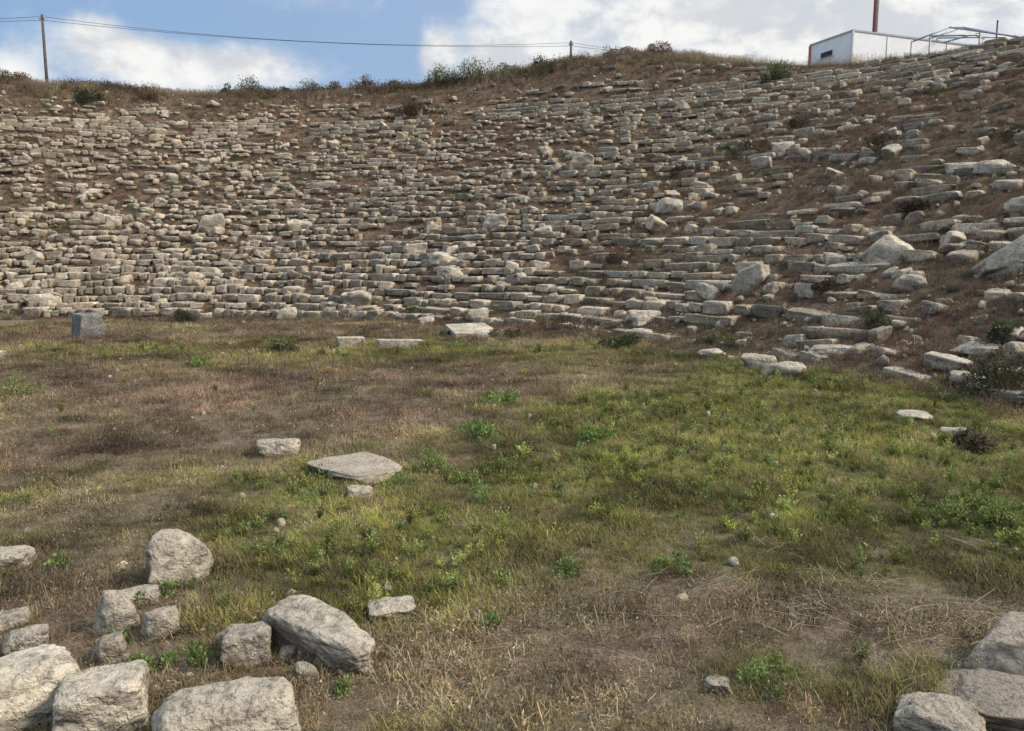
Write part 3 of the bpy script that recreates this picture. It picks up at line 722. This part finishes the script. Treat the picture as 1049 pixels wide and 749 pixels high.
# ------------------------------------------------------------------ shrubs and single weeds
def foliage(rad_, hgt, nleaf, seed, col, lsz, hollow=.35, spiky=0):
    rg = np.random.default_rng(seed)
    nc = max(5, int(8+rad_*14)); u = rg.normal(0, 1, (nc, 3)); u /= np.linalg.norm(u, axis=1, keepdims=True); u[:, 2] = np.abs(u[:, 2])
    cen = u*np.array([rad_, rad_, hgt])*rg.uniform(.45, .82, (nc, 1)); cen[:, 2] += .08*hgt
    cr = rg.uniform(.22, .42, nc)*min(rad_, hgt)*1.05
    k = rg.integers(0, nc, nleaf); d = rg.normal(0, 1, (nleaf, 3)); d /= np.linalg.norm(d, axis=1, keepdims=True)
    P_ = cen[k]+d*(cr[k]*rg.uniform(.35, 1.08, nleaf)**.6)[:, None]; P_[:, 2] = np.abs(P_[:, 2])
    o1 = d*.7+rg.normal(0, .6, (nleaf, 3)); o1[:, 2] += .35+spiky; o1 /= np.linalg.norm(o1, axis=1, keepdims=True)
    s_ = np.cross(o1, rg.normal(0, 1, (nleaf, 3))); s_ /= np.linalg.norm(s_, axis=1, keepdims=True)
    L = (lsz*rg.uniform(.6, 1.4, nleaf))[:, None]
    q = np.stack([P_, P_+o1*L*.5-s_*L*.22, P_+o1*L, P_+o1*L*.5+s_*L*.22], 1).reshape(-1, 3)
    Fq_ = np.arange(nleaf*4).reshape(-1, 4)
    cl = rg.lognormal(0, .22, nc)[k]*rg.lognormal(0, .2, nleaf); t = np.array(col)[None]*cl[:, None]
    return q, Fq_, np.repeat(t, 4, 0), np.ones(nleaf*4)
def shrub(name, p, rad_, hgt, col, seed, label, cat='shrub', nleaf=2600, lsz=.06, group=None, spiky=0, stems=6):
    e = link(name, None, loc=p); tag(e, label, cat, group)
    q, f_, t, s_ = foliage(rad_, hgt, nleaf, seed, col, lsz, spiky=spiky)
    link('foliage', mesh('foliage', q, f_, M['leaf'], True, {'tint': t, 'shade': s_}), e)
    rg = np.random.default_rng(seed+5); mb = MB()
    for _ in range(stems):
        a = rg.uniform(0, 2*PI); l_ = rg.uniform(.2, .7)
        mb.tube([(0, 0, -.05), (math.cos(a)*rad_*l_*.5, math.sin(a)*rad_*l_*.5, hgt*.4), (math.cos(a)*rad_*l_, math.sin(a)*rad_*l_, hgt*.8)], [.02*hgt+.002, .014*hgt+.001, .005*hgt+.001], 6)
    mb.build('stem', M['bark'], e)
    return e
def onbank(px, r):
    """ground point on the line of sight column px at bowl radius r"""
    d = ray(px, 200)[:2]; t = np.arange(5, 80, .02); P_ = d*t[:, None]; rr, _ = polar(P_[:, 0], P_[:, 1]); i_ = np.argmin(np.abs(rr-r)); x_, y_ = P_[i_]
    return (x_, y_, float(H(x_, y_))-.04)
DG, OG, BR, GG = (.038, .050, .026), (.12, .13, .062), (.20, .13, .085), (.17, .18, .10)
SH = 'shrubs along the top of the bank'
for q in [(262, RT+1.8, .75, .78, DG, 'round dark green bush standing on the skyline at left'), (238, RT+2.0, .35, .75, DG, 'narrow forked dark bush left of the round skyline bush'), (185, RT+2, .75, .6, OG, 'low wide green shrub on the left skyline'),
          (99, RT-1.2, .62, .62, DG, 'dark bush at the head of the seats near the left pole'), (157, RT-.7, .45, .45, BR, 'brown bush at the head of the seats at left'), (298, RT+2, .42, .5, DG, 'small dark bush right of the round skyline bush'),
          (322, RT+2, .8, .75, GG, 'grey-green feathery shrub on the skyline left of the dip'), (345, RT+1.6, .6, .8, BR, 'russet shrub beside the grey-green feathery shrub'), (376, RT+1.5, .9, .8, BR, 'wide russet shrub on the skyline'),
          (404, RT+1.6, .6, .8, OG, 'olive shrub at the edge of the dip in the skyline'), (455, RT+.6, .9, .9, OG, 'olive shrub low on the mound, left end'), (488, RT+1.2, 1.0, .95, OG, 'broad olive shrub on the left shoulder of the mound'),
          (520, RT+2, .8, .6, GG, 'grey-green shrub on the mound ridge'), (553, RT+2.6, .65, .65, DG, 'dark green bush on the mound ridge'), (570, RT+2.4, .4, .4, DG, 'small dark bush right of the mound ridge bush'),
          (635, RT+2.8, 1.0, .55, BR, 'dry brown thicket on top of the mound'), (672, RT+2.5, .9, .5, BR, 'dry brown thicket right of the mound top'), (790, RT-1.8, .6, .65, OG, 'olive bush low on the bank left of the white cabin'),
          (8, RT+1.0, .7, .6, OG, 'olive shrub at the left edge of the skyline'), (30, RT+1.5, .6, .6, BR, 'russet shrub by the foot of the left pole'), (424, RT-2.6, .9, .6, (.09, .07, .045), 'dark shrub in the notch below the mound')]:
    g = 1.3 if q[4] in (BR, OG, GG) else 1.4
    shrub('shrub', onbank(q[0], q[1]), q[2]*g, q[3]*g, q[4], int(q[0])+3, q[5], nleaf=int(2400*q[2]+900), lsz=.085, group=SH)
SB = 'shrubs growing on the seat slope'
for q in [(768, 158, .85, .5, (.07,.055,.035), 'dark dry bush high on the right slope'), (905, 152, .85, .5, (.07,.055,.035), 'dark dry bush by a broken block high at right'), (938, 218, .45, .35, (.07,.05,.035), 'dark brown bush above the white wedge boulder'),
          (985, 240, .4, .25, (.07,.055,.035), 'low dark bush between the two big pale boulders'), (1030, 405, .75, .6, (.075,.08,.045), 'dusty dark shrub at the right edge at the foot of the seats'), (1035, 345, .35, .25, OG, 'small olive shrub above the right foot shrub'),
          (905, 332, .35, .2, OG, 'low green tuft on the lower right steps'), (640, 357, .55, .28, (.07,.08,.035), 'low green bush at the foot of the slope, centre right'), (385, 258, .3, .3, BR, 'little brown bush in the jumbled middle rows'),
          (190, 330, .5, .35, (.075,.07,.04), 'dry olive bush hiding the lowest row at left'), (430, 322, .5, .3, OG, 'green bush before the lowest row, left of the table-like slab'), (288, 362, .35, .4, (.20,.19,.09), 'feathery dull green bush alone on the far grass'),
          (520, 345, .8, .2, (.10,.10,.05), 'low green mound of leaves right of the table-like slab'), (995, 460, .22, .2, (.20,.16,.10), 'little dry bush beside the small stones at right'), (590, 335, .9, .35, (.10, .075, .05), 'dark dry thicket against the lowest row at centre'), (700, 178, .5, .3, (.09,.06,.045), 'brown bush on the slope below the mound'), (640, 268, .6, .35, (.10,.07,.05), 'brown bush on the steps right of the square pale block'), (820, 130, .6, .35, (.08,.065,.04), 'dark bush below the white cabin'), (1042, 140, .6, .3, (.10,.09,.05), 'olive brown bush high on the right edge'), (455, 345, .3, .12, (.13,.14,.06), 'low green leaves left of the table-like slab'), (850, 300, .45, .25, (.09,.065,.045), 'brown bush under the big white wedge boulder'), (740, 352, .6, .25, (.13,.13,.06), 'low olive bush behind the low stone at the grass edge')]:
    p = at(q[0], q[1]); shrub('shrub', (p[0], p[1], p[2]-.03), q[2], q[3], q[4], int(q[0])+70, q[5], nleaf=2200, lsz=.05, group=SB)
WG = 'bright green weeds in the near grass'
for q in [(62, 583, .07, .10, 'bright weed left of the egg-shaped boulder'), (112, 640, .05, .09, 'weed growing against the small upright rock'), (120, 660, .05, .09, 'weed under the small upright rock'), (140, 690, .06, .1, 'weed beside the flat-topped corner boulder'),
          (166, 685, .06, .12, 'leafy weed between the corner boulders and the bottom boulder'), (205, 683, .08, .13, 'leafy weed behind the bottom boulder'), (180, 607, .12, .08, 'weeds at the foot of the egg-shaped boulder'), (288, 657, .04, .07, 'weed between the ridged rock and the long boulder'),
          (352, 712, .05, .07, 'weed at the lower end of the long boulder'), (330, 512, .2, .22, 'leafy weed left of the small stone by the slab'), (325, 490, .18, .14, 'dark green leafy weed against the left of the slab'), (440, 485, .2, .2, 'leafy weed right of the tan slab'), (412, 500, .15, .12, 'low weed below the right end of the slab'),
          (492, 517, .14, .17, 'bushy bright weed alone right of the slab'), (512, 415, .25, .22, 'light green weed in the brown mid grass'), (470, 495, .08, .12, 'small weed beyond the tan slab'), (695, 590, .2, .1, 'clump of green weeds in the dry middle right'),
          (205, 375, .3, .16, 'yellow-green weed on the far grass at left'), (610, 452, .2, .2, 'bright weed in the middle of the field'), (490, 450, .25, .2, 'pale green weed in the middle of the field'), (8, 408, .5, .3, 'green weed clump at the left edge'),
          (148, 620, .05, .07, 'weed behind the flat cluster rock'), (582, 590, .12, .1, 'low weed in the dark grass at centre'), (1022, 540, .25, .22, 'bright leafy weed near the right edge'), (975, 535, .25, .18, 'bright leafy weed left of the right edge weed'),
          (500, 640, .1, .06, 'low weed in the dry grass below centre'), (790, 705, .18, .12, 'grassy green clump near the bottom right of centre')]:
    p = at(q[0], q[1]); shrub('weed', (p[0], p[1], p[2]-.005), q[2], q[3], (.19, .25, .075) if q[0] != 325 else (.06, .10, .03), int(q[0])+int(q[1]), q[4], 'weed', nleaf=int(260+1300*q[2]), lsz=.021 if q[1] > 480 else .04, group=WG, spiky=.4, stems=4)

# ------------------------------------------------------------------ white cabin, mast, frame, poles
def zat(px, py, dep):
    d = ray(px, py); t = dep/d[1]; return CAMP+d*t
ca = math.radians(21); ux = np.array([math.cos(ca), math.sin(ca), 0]); uy = np.array([-math.sin(ca), math.cos(ca), 0]); uz = np.array([0, 0, 1.])
c0 = zat(874, 32, 36.0); ztop = c0[2]; hC = 2.6; LC, WC = 9.0, 2.6
base = np.array([c0[0], c0[1], ztop-hC])
cab = link('site_cabin', None, loc=base); tag(cab, 'long white flat-roofed site cabin standing behind the crest at right', 'cabin')
ax = [ux, uy, uz]
mb = MB(); mb.box(ux*LC/2+uy*WC/2+uz*(hC/2), (LC, WC, hC), ax); mb.build('wall', M['white_panel'], cab)
mb = MB(); mb.box(ux*LC/2+uy*WC/2+uz*(hC+.035), (LC+.06, WC+.06, .07), ax); mb.build('roof', M['roofm'], cab)
mb = MB(); mb.box(uz*(hC/2)+(-ux-uy)*.01, (.09, .09, hC), ax); mb.build('corner_post', M['trim'], cab)
mb = MB(); mb.box(uz*(hC/2)-ux*.012+uy*WC, (.07, .12, hC), ax); mb.build('corner_post', M['redtrim'], cab)
for q in (1.9, 5.4):
    mb = MB(); mb.box(ux*q-uy*.008+uz*hC/2, (.03, .02, hC-.08), ax); mb.build('panel_seam', M['roofm'], cab)
wf_ = MB()
for dz, hh, ww in ((.13, .03, .78), (-.13, .03, .78)): wf_.box(uy*WC*.58-ux*.02+uz*(hC-.62+dz), (.04, ww, hh), ax)
for dy in (-.375, .375): wf_.box(uy*(WC*.58+dy)-ux*.02+uz*(hC-.62), (.04, .03, .23), ax)
fr = wf_.build('window', M['trim'], cab)
mb = MB(); mb.box(uy*WC*.58-ux*.006+uz*(hC-.62), (.02, .72, .23), ax); mb.build('pane', M['dark'], fr)
mb = MB(); mb.box(ux*3.4-uy*.01+uz*1.0, (.85, .03, 2.0), ax); dr = mb.build('door', M['trim'], cab)
mb = MB(); mb.box(ux*3.08-uy*.05+uz*1.0, (.12, .04, .03), ax); mb.build('handle', M['galv'], dr)
# mast
mp = zat(895, 40, 41.0); gz = float(H(mp[0], mp[1]))
mb = MB(); mb.tube([(0, 0, -.3), (0, 0, 5), (0, 0, 11)], [.095, .085, .075], 12)
e = link('mast', None, loc=(mp[0], mp[1], gz)); tag(e, 'tall rust-red metal mast rising behind the white cabin', 'mast'); mb.build('pole', M['mast'], e, smooth=True)
mb = MB(); mb.box((.13, 0, 5.4), (.05, .05, 10.6)); mb.build('conduit', M['galv'], e)
mb = MB(); mb.box((0, 0, .03), (.5, .5, .06)); mb.build('base_plate', M['galv'], e)
# steel frame of a pavilion: two gables and rails
pv = link('pavilion_frame', None); tag(pv, 'bare grey steel frame of a gabled shelter beside the white cabin', 'frame')
o0 = zat(934, 41, 36.5); gz = float(H(o0[0], o0[1]))
def W(px, py, dep): return zat(px, py, dep)
rail = [((934, 43, 36.5), (972, 28, 36.5)), ((972, 28, 36.5), (1075, 42, 35.0)), ((986, 28, 39.5), (940, 44, 39.5)), ((986, 28, 39.5), (1085, 46, 38)), ((972, 28, 36.5), (986, 28, 39.5)),
        ((953, 37, 36.5), (1000, 36, 36.2)), ((1000, 36, 36.2), (1008, 40, 39.0)), ((966, 44, 37.5), (1004, 33, 37.2)), ((960, 39, 39.5), (1030, 38, 39.0))]
for a_, b_ in rail:
    mb = MB(); mb.tube([W(*a_), W(*b_)], .035, 8); mb.build('rafter', M['galv'], pv, smooth=True)
for px, py, dep in ((934, 42, 36.5), (953, 37, 36.5), (1004, 33, 36.1), (1040, 36, 35.5), (960, 39, 39.5), (1030, 38, 39.0)):
    t_ = W(px, py, dep); mb = MB(); mb.tube([(t_[0], t_[1], float(H(t_[0], t_[1]))-.1), t_], .04, 8); mb.build('post', M['galv'], pv, smooth=True)
t_ = W(1022, 22, 36.5); g_z = float(H(t_[0], t_[1]))
e = link('marker_post', None, loc=(t_[0], t_[1], g_z)); tag(e, 'slim dark upright post standing taller than the steel shelter frame', 'post')
mb = MB(); mb.tube([(0, 0, -.2), (0, 0, t_[2]-g_z)], .035, 8); mb.build('pole', M['wood'], e, smooth=True)
mb = MB(); mb.tube([(0, 0, t_[2]-g_z), (0, 0, t_[2]-g_z+.05)], .045, 8); mb.build('cap', M['galv'], e, smooth=True)
# power poles and cable
pts = []
for px, py, dep, lab in ((-560, 10, 60, None), (43, 15, 53.4, 'wooden power pole carrying the cable at the left of the skyline'), (585, 42, 60, 'distant wooden power pole just showing above the mound'), (905, 66, 70, None)):
    t_ = zat(px, py, dep); pts.append(t_)
    if lab:
        g_z = float(H(t_[0], t_[1])); e = link('power_pole', None, loc=(t_[0], t_[1], g_z)); tag(e, lab, 'power pole', 'power poles on the hill')
        mb = MB(); mb.tube([(0, 0, -.3), (0, 0, (t_[2]-g_z)*.5), (0, 0, t_[2]-g_z)], [.11, .095, .08], 10); mb.build('pole', M['wood'], e, smooth=True)
        for s_ in (-1, 1):
            mb = MB(); mb.tube([(.12*s_, -.05, t_[2]-g_z-.32), (.12*s_, -.05, t_[2]-g_z-.14)], [.03, .045], 8); mb.build('insulator', M['galv'], e, smooth=True)
cabl = link('power_cable', None, loc=pts[1]); tag(cabl, 'thin dark twin cable sagging across the sky between the poles', 'cable')
for dz in (-.12, -.34):
    for a_, b_, sg in ((pts[0], pts[1], .6), (pts[1], pts[2], .75), (pts[2], pts[3], .5)):
        q = [a_+(b_-a_)*t+np.array([0, 0, dz*(1-.9*(4*t*(1-t)))-.12*(4*t*(1-t))-sg*4*t*(1-t)])-pts[1] for t in np.linspace(0, 1, 25)]
        mb = MB(); mb.tube(q, .013, 6); mb.build('wire', M['cable'], cabl, smooth=True)

# ------------------------------------------------------------------ sky, clouds, sun
SUN_EL, SUN_AZ = 40.0, 104.0        # azimuth clockwise from the view direction (+Y)
w = bpy.data.worlds.new('World'); scene.world = w; w.use_nodes = True; nt = w.node_tree; nt.nodes.clear()
out = N(nt, 'ShaderNodeOutputWorld'); bg = N(nt, 'ShaderNodeBackground'); nt.links.new(bg.outputs[0], out.inputs[0])
sky = N(nt, 'ShaderNodeTexSky', sky_type='NISHITA', sun_disc=False, sun_elevation=math.radians(SUN_EL), sun_rotation=math.radians(SUN_AZ), air_density=1.0, dust_density=.6, ozone_density=1.6)
tc = N(nt, 'ShaderNodeTexCoord').outputs['Generated']
sp = N(nt, 'ShaderNodeSeparateXYZ'); nt.links.new(tc, sp.inputs[0])
az = mth(nt, 'ARCTAN2', sp.outputs[0], sp.outputs[1]); el = mth(nt, 'ARCSINE', sp.outputs[2])
cmb = N(nt, 'ShaderNodeCombineXYZ'); nt.links.new(az, cmb.inputs[0]); nt.links.new(mth(nt, 'MULTIPLY', el, 1.5), cmb.inputs[1])
ndir = cmb.outputs[0]
nA = noise(nt, ndir, 5.5, 8, .58, .25); nB = noise(nt, ndir, 16, 7, .6, .3); nC = noise(nt, ndir, 3.2, 4, .5)
def azel(px, py):
    d = ray(px, py); d = d/np.linalg.norm(d); return math.atan2(d[0], d[1]), math.asin(d[2])
tot = None
for px, py, rx, ry, amp in [(160, 62, 95, 28, .42), (100, 32, 26, 18, .42), (265, 70, 85, 22, .44), (6, 72, 26, 16, .42), (445, 55, 18, 26, .75), (520, 62, 45, 40, .42), (660, 30, 120, 90, .62), (860, 20, 230, 80, .62), (300, 2, 130, 12, .12), (560, 20, 60, 50, .3), (200, 22, 120, 14, -.25), (400, 40, 50, 40, -.22), (980, 75, 150, 60, .5)]:
    a0, e0 = azel(px, py); sx_ = rx/F; sy_ = ry/F
    dx = mth(nt, 'DIVIDE', mth(nt, 'SUBTRACT', az, a0), sx_); dy = mth(nt, 'DIVIDE', mth(nt, 'SUBTRACT', el, e0), sy_)
    g_ = mth(nt, 'MULTIPLY', mth(nt, 'EXPONENT', mth(nt, 'MULTIPLY', mth(nt, 'ADD', mth(nt, 'MULTIPLY', dx, dx), mth(nt, 'MULTIPLY', dy, dy)), -1.0)), amp)
    tot = g_ if tot is None else mth(nt, 'ADD', tot, g_)
tot = mth(nt, 'MINIMUM', tot, .60)
dens = mth(nt, 'ADD', mth(nt, 'ADD', tot, mth(nt, 'MULTIPLY', mth(nt, 'SUBTRACT', nA, .5), 1.25)), mth(nt, 'MULTIPLY', mth(nt, 'SUBTRACT', nB, .5), .5))
dens = mth(nt, 'ADD', dens, rampf(nt, el, .25, .8, 0, .28))
cm = rampf(nt, dens, .02, .66)
lit = rampf(nt, mth(nt, 'ADD', nC, mth(nt, 'MULTIPLY', mth(nt, 'SUBTRACT', nB, .5), .9)), .36, .60)
cloud = mix(nt, lit, (6.9, 7.0, 7.2), (9.9, 9.75, 9.4))
edge = rampf(nt, dens, .2, .7)
cloud = mix(nt, mth(nt, 'MULTIPLY', mth(nt, 'SUBTRACT', 1, edge), .35), cloud, (9.2, 9.2, 9.2))
bl = mix(nt, rampf(nt, az, .0, -.6, .55, .85), (5.2, 6.4, 8.0), (2.7, 4.5, 7.4))
skyc = mix(nt, .75, sky.outputs[0], bl)
fin = mix(nt, mth(nt, 'MULTIPLY', cm, .93), skyc, cloud)
upb = rampf(nt, el, .24, .9, 1.0, 1.75)  # upper sky, out of view, brightened as added soft fill light
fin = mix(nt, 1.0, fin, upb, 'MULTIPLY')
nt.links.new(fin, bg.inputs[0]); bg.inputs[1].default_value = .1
sl = bpy.data.lights.new('sun', 'SUN'); sl.energy = 3.8; sl.angle = math.radians(12); sl.color = (1, .91, .78)
so = bpy.data.objects.new('sun', sl); COL.objects.link(so)
e_, a_ = math.radians(SUN_EL), math.radians(SUN_AZ)
sd = Vector((math.sin(a_)*math.cos(e_), math.cos(a_)*math.cos(e_), math.sin(e_)))
so.rotation_euler = sd.to_track_quat('Z', 'Y').to_euler(); so.location = (20, 0, 30)
scene.view_settings.view_transform = 'Standard'; scene.view_settings.look = 'None'; scene.view_settings.exposure = 0
scene.render.resolution_x = 1024; scene.render.resolution_y = 731

scene.cycles.max_bounces = 4; scene.cycles.diffuse_bounces = 2; scene.cycles.transmission_bounces = 2
